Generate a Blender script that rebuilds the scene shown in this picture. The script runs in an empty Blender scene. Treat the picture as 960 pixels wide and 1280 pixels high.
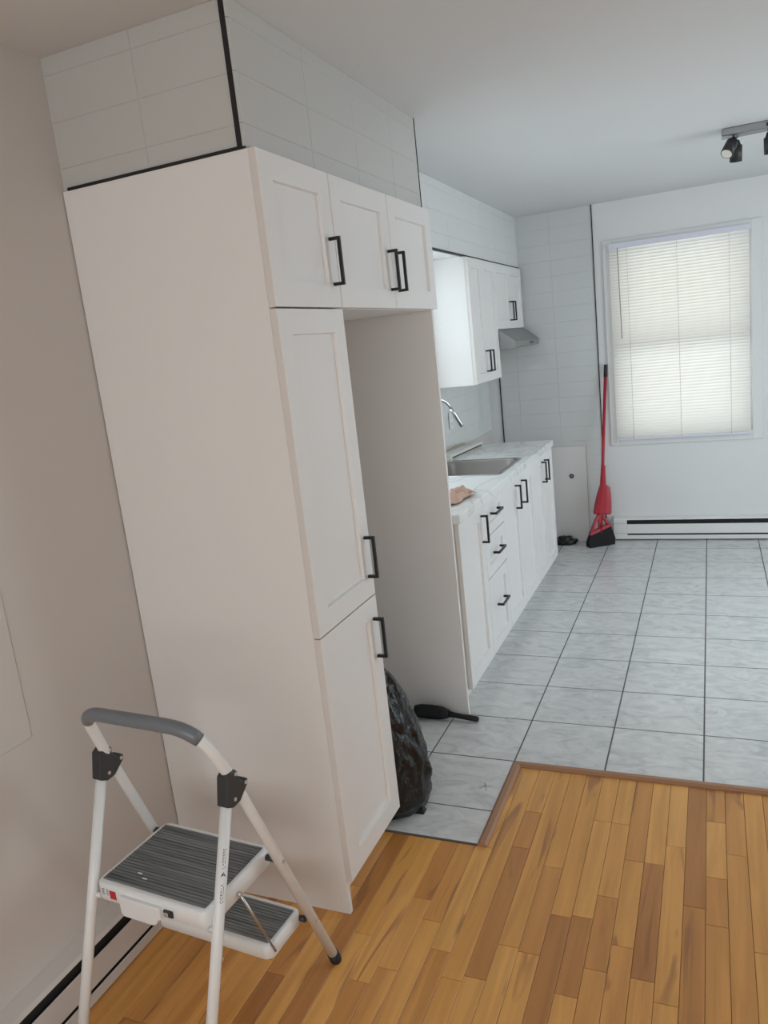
import bpy, bmesh, math, random
from mathutils import Vector, Matrix, noise

random.seed(7)
scn = bpy.context.scene
COL = scn.collection
PI = math.pi

# ------------------------------------------------------------------ camera
cd = bpy.data.cameras.new('camera')
cam = bpy.data.objects.new('camera', cd)
COL.objects.link(cam)
cd.sensor_fit = 'HORIZONTAL'
cd.sensor_width = 36.0
cd.lens = 36.0 * 960.92 / 960.0
cd.clip_start = 0.02
cam.matrix_world = (Matrix.Translation((1.5925, -1.7407, 1.633)) @ Matrix.Rotation(.4146, 4, 'Z')
                    @ Matrix.Rotation(1.3631, 4, 'X') @ Matrix.Rotation(-.1103, 4, 'Z'))
scn.camera = cam

# ------------------------------------------------------------------ world, daylight, exposure
w = bpy.data.worlds.new('overcast_sky'); scn.world = w
w.use_nodes = True
bg = w.node_tree.nodes['Background']
bg.inputs[0].default_value = (.95, .975, 1.0, 1)
bg.inputs[1].default_value = 2.15

def area(name, loc, rot, sx, sy, power, color):
    l = bpy.data.lights.new(name, 'AREA'); l.shape = 'RECTANGLE'
    l.size = sx; l.size_y = sy; l.energy = power; l.color = color
    o = bpy.data.objects.new(name, l); COL.objects.link(o)
    o.location = loc; o.rotation_euler = rot
    return o
# daylight for the sink window; the unseen rear and right sources are added
area('daylight_sink_window', (-.32, 2.05, 1.80), (0, -PI / 2 + .42, 0), 1.0, 1.2, 13.5, (.74, .89, 1.0))
area('added_rear_daylight', (1.7, -3.95, 1.65), (PI / 2 - .38, 0, 0), 2.2, 1.7, 44, (.985, .98, 1.0))
area('added_right_daylight', (3.80, 2.3, 1.5), (0, PI / 2 - .52, 0), 2.0, 1.6, 31, (.78, .90, 1.0))

scn.view_settings.view_transform = 'Standard'
scn.view_settings.look = 'None'
scn.view_settings.exposure = 0.0
scn.view_settings.gamma = 1.0
scn.view_settings.use_curve_mapping = False
scn.cycles.use_denoising = True
scn.cycles.max_bounces = 14
scn.cycles.diffuse_bounces = 8
scn.cycles.transparent_max_bounces = 16
scn.cycles.sample_clamp_indirect = 6.0

# ------------------------------------------------------------------ materials
def mat(name, col, rough=.5, metal=0, **kw):
    m = bpy.data.materials.new(name); m.use_nodes = True
    b = m.node_tree.nodes['Principled BSDF']
    b.inputs['Base Color'].default_value = (*col, 1)
    b.inputs['Roughness'].default_value = rough
    b.inputs['Metallic'].default_value = metal
    for k, v in kw.items():
        b.inputs[k.replace('_', ' ')].default_value = v
    return m
def N(m, typ, **kw):
    n = m.node_tree.nodes.new(typ)
    for k, v in kw.items(): setattr(n, k, v)
    return n
def L(m, a, b): m.node_tree.links.new(a, b)
def P(m): return m.node_tree.nodes['Principled BSDF']
def ramp(m, stops):
    r = N(m, 'ShaderNodeValToRGB')
    e = r.color_ramp.elements
    while len(e) < len(stops): e.new(.5)
    for el, (p, c) in zip(e, stops):
        el.position = p; el.color = (*c, 1) if len(c) == 3 else c
    return r
def add_bump(m, scale, strength, dist=.001, detail=3):
    n = N(m, 'ShaderNodeTexNoise'); n.inputs['Scale'].default_value = scale; n.inputs['Detail'].default_value = detail
    b = N(m, 'ShaderNodeBump'); b.inputs['Strength'].default_value = strength; b.inputs['Distance'].default_value = dist
    tc = N(m, 'ShaderNodeTexCoord')
    L(m, tc.outputs['Object'], n.inputs['Vector'])
    L(m, n.outputs['Fac'], b.inputs['Height']); L(m, b.outputs['Normal'], P(m).inputs['Normal'])

M = {}
M['wall'] = mat('painted_plaster', (.74, .745, .75), .55); add_bump(M['wall'], 220, .12)
M['wall_l'] = mat('warm_grey_tone', (.62, .585, .56), .55); add_bump(M['wall_l'], 220, .12)  # darker, warmer tone for the left wall and its heater
M['ceiling'] = mat('ceiling_paint', (.69, .70, .71), .6); add_bump(M['ceiling'], 160, .1)
M['lam'] = mat('white_laminate', (.785, .77, .762), .38); add_bump(M['lam'], 500, .05, .0004)
M['carcass'] = mat('cabinet_carcass', (.74, .72, .70), .5)
M['tile_w'] = mat('pale_grey_tile', (.53, .53, .515), .16)
M['tile_k'] = mat('white_gloss_tile', (.73, .745, .74), .10)
M['tile_back'] = mat('grey_gloss_tile', (.62, .635, .635), .07)
M['grout_k'] = mat('white_grout', (.56, .565, .56), .8)
M['edge_shade'] = mat('door_edge_shade', (.70, .66, .635), .5)  # door side edges tinted darker, their shade put into the colour
M['grout'] = mat('pale_grout', (.50, .50, .485), .8)
M['blk'] = mat('black_metal', (.012, .012, .013), .38, .3)
M['blkprofile'] = mat('black_profile', (.008, .008, .009), .5)
M['chrome'] = mat('brushed_steel', (.62, .62, .62), .22, 1)
M['steel'] = mat('sink_steel', (.27, .25, .235), .5, .6)
M['hood'] = mat('hood_steel', (.36, .365, .37), .42, 1)
M['heater'] = mat('heater_enamel', (.78, .775, .765), .4)
M['trackbar'] = mat('track_steel', (.30, .31, .32), .35, 1)
M['dark'] = mat('heater_fins', (.012, .012, .012), .7)
M['whitevinyl'] = mat('white_vinyl', (.82, .83, .85), .4)
M['lilac'] = mat('blind_headrail', (.70, .70, .80), .45)
M['red'] = mat('red_plastic', (.42, .010, .030), .4)
M['pink'] = mat('dusty_red_plastic', (.46, .06, .075), .5)
M['bristle'] = mat('black_bristle', (.010, .011, .013), .85); add_bump(M['bristle'], 300, .9, .004)
M['chip'] = mat('raw_board_edge', (.52, .44, .35), .8)
M['board'] = mat('white_board', (.70, .69, .68), .45)
M['stoolwhite'] = mat('white_enamel_tube', (.80, .81, .82), .3)
M['stoolplastic'] = mat('white_step_plastic', (.80, .815, .83), .36)
M['grip'] = mat('grey_foam_grip', (.165, .18, .205), .36)
M['joint'] = mat('charcoal_plastic', (.030, .032, .036), .45)
M['rivet'] = mat('rivet', (.62, .60, .57), .35, .8)
M['redlabel'] = mat('red_label', (.50, .02, .03), .5)
M['print'] = mat('grey_print', (.36, .36, .37), .6)
M['ink'] = mat('black_ink', (.02, .02, .02), .6)
M['cloth'] = mat('peach_cloth', (.60, .40, .31), .9); add_bump(M['cloth'], 400, .5, .001)
M['carton'] = mat('white_carton', (.70, .69, .66), .6)
M['beige'] = mat('beige_strip', (.58, .52, .42), .7)
M['lens'] = mat('lamp_lens', (.80, .77, .70), .3)
M['spot'] = mat('black_lamp_can', (.020, .018, .018), .42)
M['outlet'] = mat('outlet_plastic', (.80, .80, .79), .4)
M['shade_board'] = mat('beige_shade_board', (.52, .42, .27), .8)
M['rubber'] = mat('black_rubber', (.016, .016, .017), .65)

# black plastic film
m = M['bag'] = mat('black_plastic_film', (.004, .004, .005), .14)
n = N(m, 'ShaderNodeTexNoise'); n.inputs['Scale'].default_value = 38; n.inputs['Detail'].default_value = 5; n.inputs['Distortion'].default_value = 1.2
b = N(m, 'ShaderNodeBump'); b.inputs['Strength'].default_value = .8; b.inputs['Distance'].default_value = .012
tc = N(m, 'ShaderNodeTexCoord')
mp = N(m, 'ShaderNodeMapping'); mp.inputs['Scale'].default_value = (1, 1, .3)
L(m, tc.outputs['Object'], mp.inputs[0]); L(m, mp.outputs[0], n.inputs['Vector'])
L(m, n.outputs['Fac'], b.inputs['Height']); L(m, b.outputs['Normal'], P(m).inputs['Normal'])

# hardwood: tone by board, grain along the board
m = M['wood'] = mat('honey_hardwood', (.5, .3, .12), .36)
oi = N(m, 'ShaderNodeObjectInfo'); tc = N(m, 'ShaderNodeTexCoord')
sh = N(m, 'ShaderNodeVectorMath', operation='ADD')
cb = N(m, 'ShaderNodeCombineXYZ'); mu = N(m, 'ShaderNodeMath', operation='MULTIPLY'); mu.inputs[1].default_value = 37.0
L(m, oi.outputs['Random'], mu.inputs[0]); L(m, mu.outputs[0], cb.inputs[0]); L(m, mu.outputs[0], cb.inputs[1])
L(m, tc.outputs['Object'], sh.inputs[0]); L(m, cb.outputs[0], sh.inputs[1])
mp = N(m, 'ShaderNodeMapping'); mp.inputs['Scale'].default_value = (26, 1.5, 1)
L(m, sh.outputs[0], mp.inputs[0])
gn = N(m, 'ShaderNodeTexNoise'); gn.inputs['Scale'].default_value = 1.0; gn.inputs['Detail'].default_value = 6; gn.inputs['Distortion'].default_value = .7
L(m, mp.outputs[0], gn.inputs['Vector'])
mp2 = N(m, 'ShaderNodeMapping'); mp2.inputs['Scale'].default_value = (17, 2.2, 1)
L(m, sh.outputs[0], mp2.inputs[0])
st = N(m, 'ShaderNodeTexNoise'); st.inputs['Scale'].default_value = .9; st.inputs['Detail'].default_value = 2; st.inputs['Distortion'].default_value = 1.0
L(m, mp2.outputs[0], st.inputs['Vector'])
tone = ramp(m, [(0, (.47, .205, .058)), (.12, (.59, .270, .072)), (.35, (.70, .345, .092)), (.75, (.75, .385, .105)), (1, (.80, .43, .130))])
L(m, oi.outputs['Random'], tone.inputs[0])
gr = ramp(m, [(.3, (.80, .76, .70)), (.7, (1.08, 1.08, 1.08))])
L(m, gn.outputs['Fac'], gr.inputs[0])
x1 = N(m, 'ShaderNodeMix', data_type='RGBA', blend_type='MULTIPLY'); x1.inputs[0].default_value = 1
L(m, tone.outputs[0], x1.inputs[6]); L(m, gr.outputs[0], x1.inputs[7])
sr = ramp(m, [(.62, (0, 0, 0)), (.70, (.75, .75, .75))])
L(m, st.outputs['Fac'], sr.inputs[0])
x2 = N(m, 'ShaderNodeMix', data_type='RGBA'); L(m, sr.outputs[0], x2.inputs[0])
L(m, x1.outputs[2], x2.inputs[6]); x2.inputs[7].default_value = (.30, .125, .045, 1)
L(m, x2.outputs[2], P(m).inputs['Base Color'])
P(m).inputs['Coat Weight'].default_value = .12; P(m).inputs['Coat Roughness'].default_value = .25
M['trimwood'] = mat('transition_wood', (.36, .19, .105), .38); add_bump(M['trimwood'], 60, .2)
M['subfloor'] = mat('dark_joint', (.05, .028, .014), .9)

# grey floor tile with cloudy veining
m = M['ftile'] = mat('grey_ceramic', (.4, .4, .4), .24)
oi = N(m, 'ShaderNodeObjectInfo'); tc = N(m, 'ShaderNodeTexCoord')
cb = N(m, 'ShaderNodeCombineXYZ'); mu = N(m, 'ShaderNodeMath', operation='MULTIPLY'); mu.inputs[1].default_value = 53.0
L(m, oi.outputs['Random'], mu.inputs[0]); L(m, mu.outputs[0], cb.inputs[0]); L(m, mu.outputs[0], cb.inputs[2])
sh = N(m, 'ShaderNodeVectorMath', operation='ADD'); L(m, tc.outputs['Object'], sh.inputs[0]); L(m, cb.outputs[0], sh.inputs[1])
mp = N(m, 'ShaderNodeMapping'); mp.inputs['Scale'].default_value = (7, 13, 7); mp.inputs['Rotation'].default_value = (0, 0, .3); L(m, sh.outputs[0], mp.inputs[0])
n1 = N(m, 'ShaderNodeTexNoise'); n1.inputs['Scale'].default_value = 1.0; n1.inputs['Detail'].default_value = 7; n1.inputs['Roughness'].default_value = .62; n1.inputs['Distortion'].default_value = 1.8
L(m, mp.outputs[0], n1.inputs['Vector'])
r1 = ramp(m, [(.28, (.49, .505, .51)), (.48, (.63, .645, .65)), (.72, (.74, .75, .75))])
L(m, n1.outputs['Fac'], r1.inputs[0]); L(m, r1.outputs[0], P(m).inputs['Base Color'])
M['fgrout'] = mat('floor_grout', (.115, .11, .105), .9)

# marbled laminate worktop
m = M['marble'] = mat('marbled_laminate', (.8, .8, .8), .22)
tc = N(m, 'ShaderNodeTexCoord')
mp = N(m, 'ShaderNodeMapping'); mp.inputs['Scale'].default_value = (2.4, 1.1, 2); mp.inputs['Rotation'].default_value = (0, 0, .9); L(m, tc.outputs['Object'], mp.inputs[0])
n1 = N(m, 'ShaderNodeTexNoise'); n1.inputs['Scale'].default_value = 1.6; n1.inputs['Detail'].default_value = 5; n1.inputs['Distortion'].default_value = .8
L(m, mp.outputs[0], n1.inputs['Vector'])
ab = N(m, 'ShaderNodeMath', operation='SUBTRACT'); ab.inputs[1].default_value = .5; L(m, n1.outputs['Fac'], ab.inputs[0])
ab2 = N(m, 'ShaderNodeMath', operation='ABSOLUTE'); L(m, ab.outputs[0], ab2.inputs[0])
r1 = ramp(m, [(0, (.58, .575, .57)), (.010, (.72, .715, .71)), (.04, (.80, .80, .795))])
L(m, ab2.outputs[0], r1.inputs[0]); L(m, r1.outputs[0], P(m).inputs['Base Color'])

# ridged step mat
m = M['stepmat'] = mat('grey_ridged_mat', (.09, .1, .105), .45)
tc = N(m, 'ShaderNodeTexCoord'); mp = N(m, 'ShaderNodeMapping'); mp.inputs['Scale'].default_value = (3, 90, 1); L(m, tc.outputs['Object'], mp.inputs[0])
n1 = N(m, 'ShaderNodeTexNoise'); n1.inputs['Scale'].default_value = 1.5; n1.inputs['Detail'].default_value = 4; L(m, mp.outputs[0], n1.inputs['Vector'])
r1 = ramp(m, [(.3, (.085, .094, .10)), (.7, (.23, .24, .245))]); L(m, n1.outputs['Fac'], r1.inputs[0]); L(m, r1.outputs[0], P(m).inputs['Base Color'])

# translucent blind slats
m = M['slat'] = bpy.data.materials.new('translucent_slat'); m.use_nodes = True
nt = m.node_tree; nt.nodes.clear()
out = nt.nodes.new('ShaderNodeOutputMaterial'); mx = nt.nodes.new('ShaderNodeMixShader'); mx.inputs[0].default_value = .5
df = nt.nodes.new('ShaderNodeBsdfDiffuse'); df.inputs[0].default_value = (.80, .80, .80, 1)
tl = nt.nodes.new('ShaderNodeBsdfTranslucent'); tl.inputs[0].default_value = (.88, .86, .80, 1)
L(m, df.outputs[0], mx.inputs[1]); L(m, tl.outputs[0], mx.inputs[2]); L(m, mx.outputs[0], out.inputs[0])
# window glass
m = M['glass'] = bpy.data.materials.new('window_glass'); m.use_nodes = True
nt = m.node_tree; nt.nodes.clear()
out = nt.nodes.new('ShaderNodeOutputMaterial'); mx = nt.nodes.new('ShaderNodeMixShader')
fr = nt.nodes.new('ShaderNodeFresnel'); fr.inputs[0].default_value = 1.45
tr = nt.nodes.new('ShaderNodeBsdfTransparent'); tr.inputs[0].default_value = (.96, .98, .97, 1)
gl = nt.nodes.new('ShaderNodeBsdfGlossy'); gl.inputs['Roughness'].default_value = .02
ge = nt.nodes.new('ShaderNodeNewGeometry'); sb_ = nt.nodes.new('ShaderNodeMath'); sb_.operation = 'SUBTRACT'; sb_.inputs[0].default_value = 1
ml = nt.nodes.new('ShaderNodeMath'); ml.operation = 'MULTIPLY'      # reflect only where a ray enters the pane
L(m, ge.outputs['Backfacing'], sb_.inputs[1]); L(m, sb_.outputs[0], ml.inputs[0]); L(m, fr.outputs[0], ml.inputs[1])
L(m, ml.outputs[0], mx.inputs[0]); L(m, tr.outputs[0], mx.inputs[1]); L(m, gl.outputs[0], mx.inputs[2]); L(m, mx.outputs[0], out.inputs[0])

# ------------------------------------------------------------------ mesh helpers
def add_box(bm, x0, x1, y0, y1, z0, z1, bev=0, seg=1):
    c = Matrix.Translation(((x0 + x1) / 2, (y0 + y1) / 2, (z0 + z1) / 2)) @ Matrix.Diagonal((x1 - x0, y1 - y0, z1 - z0, 1))
    r = bmesh.ops.create_cube(bm, size=1, matrix=c)
    if bev > 0:
        es = list({e for v in r['verts'] for e in v.link_edges})
        bmesh.ops.bevel(bm, geom=es, offset=bev, segments=seg, affect='EDGES', profile=.5)
def bx(*a, **k):
    bm = bmesh.new(); add_box(bm, *a, **k); return bm
def add_tube(bm, pts, r, seg=14, cap=True):
    pts = [Vector(p) for p in pts]
    rr = r if isinstance(r, (list, tuple)) else [r] * len(pts)
    rings = []; up = None
    for i, p in enumerate(pts):
        t = (pts[min(i + 1, len(pts) - 1)] - pts[max(i - 1, 0)]).normalized()
        if up is None:
            up = t.orthogonal().normalized()
        else:
            up = (up - t * up.dot(t)).normalized()
        s = t.cross(up)
        rings.append([bm.verts.new(p + (up * math.cos(2 * PI * k / seg) + s * math.sin(2 * PI * k / seg)) * rr[i]) for k in range(seg)])
    for a, b in zip(rings, rings[1:]):
        for k in range(seg):
            f = bm.faces.new((a[k], a[(k + 1) % seg], b[(k + 1) % seg], b[k])); f.smooth = True
    if cap:
        bm.faces.new(rings[0][::-1]); bm.faces.new(rings[-1])
def tube(pts, r, seg=14):
    bm = bmesh.new(); add_tube(bm, pts, r, seg); return bm
def add_prism(bm, poly, h0, h1, axis=2):
    """poly: 2-D outline extruded along an axis (the other two axes in cyclic order)"""
    def v(a, b, h):
        return {2: (a, b, h), 0: (h, a, b), 1: (b, h, a)}[axis]
    lo = [bm.verts.new(v(a, b, h0)) for a, b in poly]; hi = [bm.verts.new(v(a, b, h1)) for a, b in poly]
    n = len(poly)
    bm.faces.new(lo[::-1]); bm.faces.new(hi)
    for i in range(n):
        bm.faces.new((lo[i], lo[(i + 1) % n], hi[(i + 1) % n], hi[i]))
def prism(poly, h0, h1, axis=2):
    bm = bmesh.new(); add_prism(bm, poly, h0, h1, axis); return bm
def rrect(x0, x1, y0, y1, r, n=6):
    p = []
    for cx, cy, a in ((x1 - r, y1 - r, 0), (x0 + r, y1 - r, 90), (x0 + r, y0 + r, 180), (x1 - r, y0 + r, 270)):
        for k in range(n + 1):
            t = math.radians(a + 90 * k / n); p.append((cx + r * math.cos(t), cy + r * math.sin(t)))
    return p
def finish(bm, smooth=False):
    bmesh.ops.recalc_face_normals(bm, faces=bm.faces)
    if smooth:
        for f in bm.faces: f.smooth = True
def mesh(name, bm, mt, smooth=False):
    finish(bm, smooth)
    me = bpy.data.meshes.new(name); bm.to_mesh(me); bm.free()
    me.materials.append(M[mt]); return me
def obj(name, bm, mt, parent=None, loc=None, rot=None, smooth=False):
    me = bm if isinstance(bm, bpy.types.Mesh) else mesh(name, bm, mt, smooth)
    o = bpy.data.objects.new(name, me); COL.objects.link(o)
    if parent: o.parent = parent
    if loc is not None: o.location = loc
    if rot is not None: o.rotation_euler = rot
    return o
def tag(o, label, cat, group=None):
    o['label'] = label; o['category'] = cat
    if group: o['group'] = group
    return o
def thing(name, label, cat, loc=(0, 0, 0), rotz=0, group=None):
    o = bpy.data.objects.new(name, None); COL.objects.link(o)
    o.empty_display_size = .1
    o.location = loc; o.rotation_euler = (0, 0, rotz)
    return tag(o, label, cat, group)
def struct(name, bm, mt, label=None):
    o = obj(name, bm, mt); o['kind'] = 'structure'
    if label: o['label'] = label
    return o
def local(bm, o):
    """move a bmesh built in world space into the space of a thing placed with location + z rotation"""
    bmesh.ops.transform(bm, matrix=(Matrix.Translation(o.location) @ Matrix.Rotation(o.rotation_euler.z, 4, 'Z')).inverted(), verts=bm.verts)
    return bm

# ------------------------------------------------------------------ room dimensions
WX = -.02            # left wall face
YB = 4.247           # back wall face
HC = 2.476           # ceiling
D = .574             # cabinet carcass front
FX = .594            # door face
HT = 2.143           # top of tall cabinets
Y1, Y2, Y3 = .391, .832, 1.2795
ZU, ZL, ZDB = 1.7635, .876, .112
RX, RY = 3.4, -3.6   # right and rear walls

def wall_x(name, x0, x1, y0, y1, z1, holes, mt='wall'):
    """wall in the y-z plane with one rectangular hole (y0,y1,z0,z1)"""
    bm = bmesh.new(); h = holes
    add_box(bm, x0, x1, y0, h[0], 0, z1); add_box(bm, x0, x1, h[1], y1, 0, z1)
    add_box(bm, x0, x1, h[0], h[1], 0, h[2]); add_box(bm, x0, x1, h[0], h[1], h[3], z1)
    return struct(name, bm, mt)
def wall_y(name, y0, y1, x0, x1, z1, h, mt='wall'):
    bm = bmesh.new()
    add_box(bm, x0, h[0], y0, y1, 0, z1); add_box(bm, h[1], x1, y0, y1, 0, z1)
    add_box(bm, h[0], h[1], y0, y1, 0, h[2]); add_box(bm, h[0], h[1], y0, y1, h[3], z1)
    return struct(name, bm, mt)
SW = (1.45, 2.65, 1.16, 2.08)
wl = wall_x('wall_left', WX - .14, WX, RY, YB, HC, SW, 'wall_l')
wb = wall_y('wall_back', YB, YB + .16, WX - .14, RX + .14, HC, (.955, 1.855, .80, 2.15))
wr = wall_x('wall_right', RX, RX + .14, RY, YB, HC, (1.5, 3.1, .25, 2.15))
wq = wall_y('wall_rear', RY - .14, RY, WX - .14, RX + .14, HC, (.6, 2.8, .62, 2.22))
struct('ceiling', bx(WX - .14, RX + .14, RY - .14, YB + .16, HC, HC + .12), 'ceiling')
# unseen beige board added outside to dim and warm the blind's top
struct('blind_shade_board', bx(-.6, 3.6, YB + .17, YB + 1.35, 2.27, 2.35), 'shade_board')
# a filled and painted-over patch in the plaster of the left wall
bm = bmesh.new(); add_box(bm, WX - .001, WX + .0035, -.92, -.455, .765, 1.32, .003)
obj('plaster_patch', bm, 'wall_l', wl)

# ------------------------------------------------------------------ floor: boards and tiles
flo = struct('floor', bx(WX - .14, RX + .14, RY - .14, YB + .16, -.08, -.012), 'subfloor')
def cham(w, d, h, c):
    """slab with chamfered upper edges, origin at its lower corner"""
    bm = bmesh.new()
    V = [bm.verts.new(p) for p in ((0, 0, 0), (w, 0, 0), (w, d, 0), (0, d, 0), (0, 0, h - c), (w, 0, h - c), (w, d, h - c), (0, d, h - c),
                                   (c, c, h), (w - c, c, h), (w - c, d - c, h), (c, d - c, h))]
    for q in ((3, 2, 1, 0), (0, 1, 5, 4), (1, 2, 6, 5), (2, 3, 7, 6), (3, 0, 4, 7), (4, 5, 9, 8), (5, 6, 10, 9), (6, 7, 11, 10), (7, 4, 8, 11), (8, 9, 10, 11)):
        bm.faces.new([V[i] for i in q])
    return bm
_ch = {}
def chm(name, w, d, h, c, mt):
    k = (name, round(w, 4), round(d, 4), h, c, mt)
    if k not in _ch: _ch[k] = mesh(name, cham(w, d, h, c), mt)
    return _ch[k]
PW = .0587
rest = bmesh.new()
col0 = 1.316 - 24 * PW
k = 0; nplank = 0
while True:
    x = col0 + k * PW
    if x > RX: break
    xe = min(x + PW, RX)
    x = max(x, WX)
    k += 1
    ytop = .400
    if xe > .889:
        ytop = .905
        if x < .8865:      # the board beside the short strip is cut narrower
            me = mesh('plank', cham(xe - .8865 - .0011, .904 - .4006, .012, .0009), 'wood')
            obj('plank', me, 'wood', flo, (.887, .4006, -.012)); nplank += 1
            ytop = .400
    y = ytop
    while y > RY:
        ln = random.choice((.2, .28, .36, .46, .55, .62, .75, .9, 1.05))
        y0 = max(y - ln, RY)
        if y0 < RY + .12: y0 = RY
        w_, d_ = xe - x - .0011, y - y0 - .0012
        dz = random.uniform(-.0004, .0004)
        vis = y > -1.0 and x < 2.0 and w_ > .01
        if vis and nplank < 300:
            me = mesh('plank', cham(w_, d_, .012, .0009), 'wood')
            obj('plank', me, 'wood', flo, (x + .0006, y0 + .0006, -.012 + dz)); nplank += 1
        else:
            add_box(rest, x + .0006, xe - .0006, y0 + .0006, y - .0006, -.012, dz)
        y = y0
pr = obj('plank_field', rest, 'wood', flo); pr['kind'] = 'stuff'

TX, TY, XA, Y0 = .3427, .3382, .8559, .9277
gb = bmesh.new()
add_box(gb, WX, RX, Y0 - .003, YB, -.012, .0049); add_box(gb, WX, .862, .402, Y0, -.012, .0049)
obj('grout', gb, 'fgrout', flo)
J = .0046
for j in range(-2, 10):
    ya = Y0 + j * TY; yb_ = ya + TY
    ya = max(ya, .402) if j < 0 else ya
    yb_ = min(yb_, YB)
    for i in range(-3, 8):
        xa = XA + i * TX; xb = min(xa + TX, RX); xa = max(xa, WX)
        if j < 0 and i >= 0: continue
        if xb - xa < .03 or yb_ - ya < .03: continue
        obj('tile', chm('tile', xb - xa - J, yb_ - ya - J, .010, .0012, 'ftile'), 'ftile', flo, (xa + J / 2, ya + J / 2, -.0045))
# a small pencilled cross on the tile beside the transition strip
bm = bmesh.new()
for (ax_, ay_), (bx_, by_) in (((.765, .728), (.815, .738)), ((.780, .763), (.802, .706)), ((.773, .712), (.790, .744))):
    d_ = Vector((bx_ - ax_, by_ - ay_, 0)).normalized() * .0010; p_ = Vector((-d_.y, d_.x, 0))
    q_ = [Vector((ax_, ay_, .0056)) + p_, Vector((ax_, ay_, .0056)) - p_, Vector((bx_, by_, .0056)) - p_, Vector((bx_, by_, .0056)) + p_]
    bm.faces.new([bm.verts.new(v_) for v_ in q_])
obj('pencil_mark', bm, 'ink', flo)
# hardwood transition strips
bm = bmesh.new()
prof = [(0, -.004), (.034, -.004), (.034, .005), (.025, .013), (.009, .013), (0, .008)]
v0 = [(.854 + a, .398, b) for a, b in prof]; v1 = [(.854 + a, .928 - a, b) for a, b in prof]
def loft(bm, rings):
    R_ = [[bm.verts.new(p) for p in r] for r in rings]; n = len(R_[0])
    for a, b in zip(R_, R_[1:]):
        for q in range(n): bm.faces.new((a[q], a[(q + 1) % n], b[(q + 1) % n], b[q]))
    bm.faces.new(R_[0]); bm.faces.new(R_[-1][::-1])
loft(bm, [v0, v1]); struct('trim_1', bm, 'trimwood', 'wooden transition strip along the tile step')
bm = bmesh.new()
loft(bm, [[(.854 + a, .928 - a, b) for a, b in prof], [(RX, .928 - a, b) for a, b in prof]])
struct('trim_2', bm, 'trimwood', 'wooden transition strip between boards and grey tile')

# ------------------------------------------------------------------ windows
def window(n, axis, plane, sgn, a0, a1, z0, z1, depth=.14, rail=True, casing=True):
    """window filling an opening; axis = the wall's normal axis, plane = inner face, sgn = outward direction"""
    def B(bm, aa, ab, d0, d1, za, zb, bev=.002):
        lo, hi = sorted((plane + sgn * d0, plane + sgn * d1))
        if axis == 1: add_box(bm, aa, ab, lo, hi, za, zb, bev)
        else: add_box(bm, lo, hi, aa, ab, za, zb, bev)
    t = .045
    bm = bmesh.new()
    for q in ((a0, a0 + t, z0, z1), (a1 - t, a1, z0, z1), (a0 + t, a1 - t, z0, z0 + t), (a0 + t, a1 - t, z1 - t, z1)):
        B(bm, q[0], q[1], .07, .125, q[2], q[3])
    f = struct('window_%d' % n, bm, 'whitevinyl')
    zm = (z0 + z1) / 2
    if rail:
        bm = bmesh.new(); B(bm, a0 + t, a1 - t, .022, .12, zm - .028, zm + .028); obj('meeting_rail', bm, 'whitevinyl', f)
        panes = ((z0 + t, zm - .028), (zm + .028, z1 - t))
    else: panes = ((z0 + t, z1 - t),)
    for za, zb in panes:
        bm = bmesh.new(); B(bm, a0 + t, a1 - t, .096, .100, za, zb, 0); obj('pane', bm, 'glass', f)
    if casing:
        c, th = .066, -.016
        for q in ((a0 - c, a0, z0 - c, z1 + c), (a1, a1 + c, z0 - c, z1 + c), (a0, a1, z1, z1 + c), (a0, a1, z0 - c, z0)):
            bm = bmesh.new(); B(bm, q[0], q[1], -.0005, th, q[2], q[3], .004); obj('casing', bm, 'wall', f)
    return f
window(1, 1, YB, 1, .955, 1.855, .80, 2.15)
window(2, 0, WX, -1, SW[0], SW[1], SW[2], SW[3], casing=False)
window(3, 1, RY, -1, .6, 2.8, .62, 2.22)  # invented window behind the camera, added to light the living side
window(4, 0, RX, 1, 1.5, 3.1, .25, 2.15, rail=False)  # invented window in the unseen right wall, added to light the kitchen

# venetian blind hanging in front of the kitchen window
yb = YB - .034
bl = thing('venetian_blind', 'closed white slat blind glowing with daylight over the kitchen window', 'blind', (1.39, yb, .775))
bx0, bx1 = -.452, .452
obj('headrail', bx(bx0 - .003, bx1 + .003, -.016, .016, 1.372, 1.410, .002), 'lilac', bl)
bm = bmesh.new()
ns = 62; sp = 1.345 / ns
pts = [(-.0142, -.0), (-.007, .0016), (0, .0021), (.007, .0016), (.0142, 0)]
tilt = math.radians(66)
def slat_mesh():
    bm = bmesh.new()
    prof_ = []
    for u, h in pts:
        prof_.append((u * math.cos(tilt) - h * math.sin(tilt), u * math.sin(tilt) + h * math.cos(tilt)))
    A_ = [bm.verts.new((bx0, a, b)) for a, b in prof_]; B_ = [bm.verts.new((bx1, a, b)) for a, b in prof_]
    for q in range(4):
        f = bm.faces.new((A_[q], A_[q + 1], B_[q + 1], B_[q])); f.smooth = True
    return bm
sm = mesh('slat', slat_mesh(), 'slat')
for q in range(ns):
    obj('slat', sm, 'slat', bl, (0, 0, .026 + sp * (q + .5)))
obj('bottom_rail', bx(bx0, bx1, -.011, .011, 0, .016, .003), 'lilac', bl)
for x in (-.33, 0, .33):
    obj('ladder_cord', tube([(x, -.0135, .01), (x, -.0135, 1.376)], .0011, 6), 'print', bl)
obj('tilt_wand', tube([(-.385, -.020, .745), (-.392, -.020, 1.375)], .0035, 8), 'print', bl)

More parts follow.
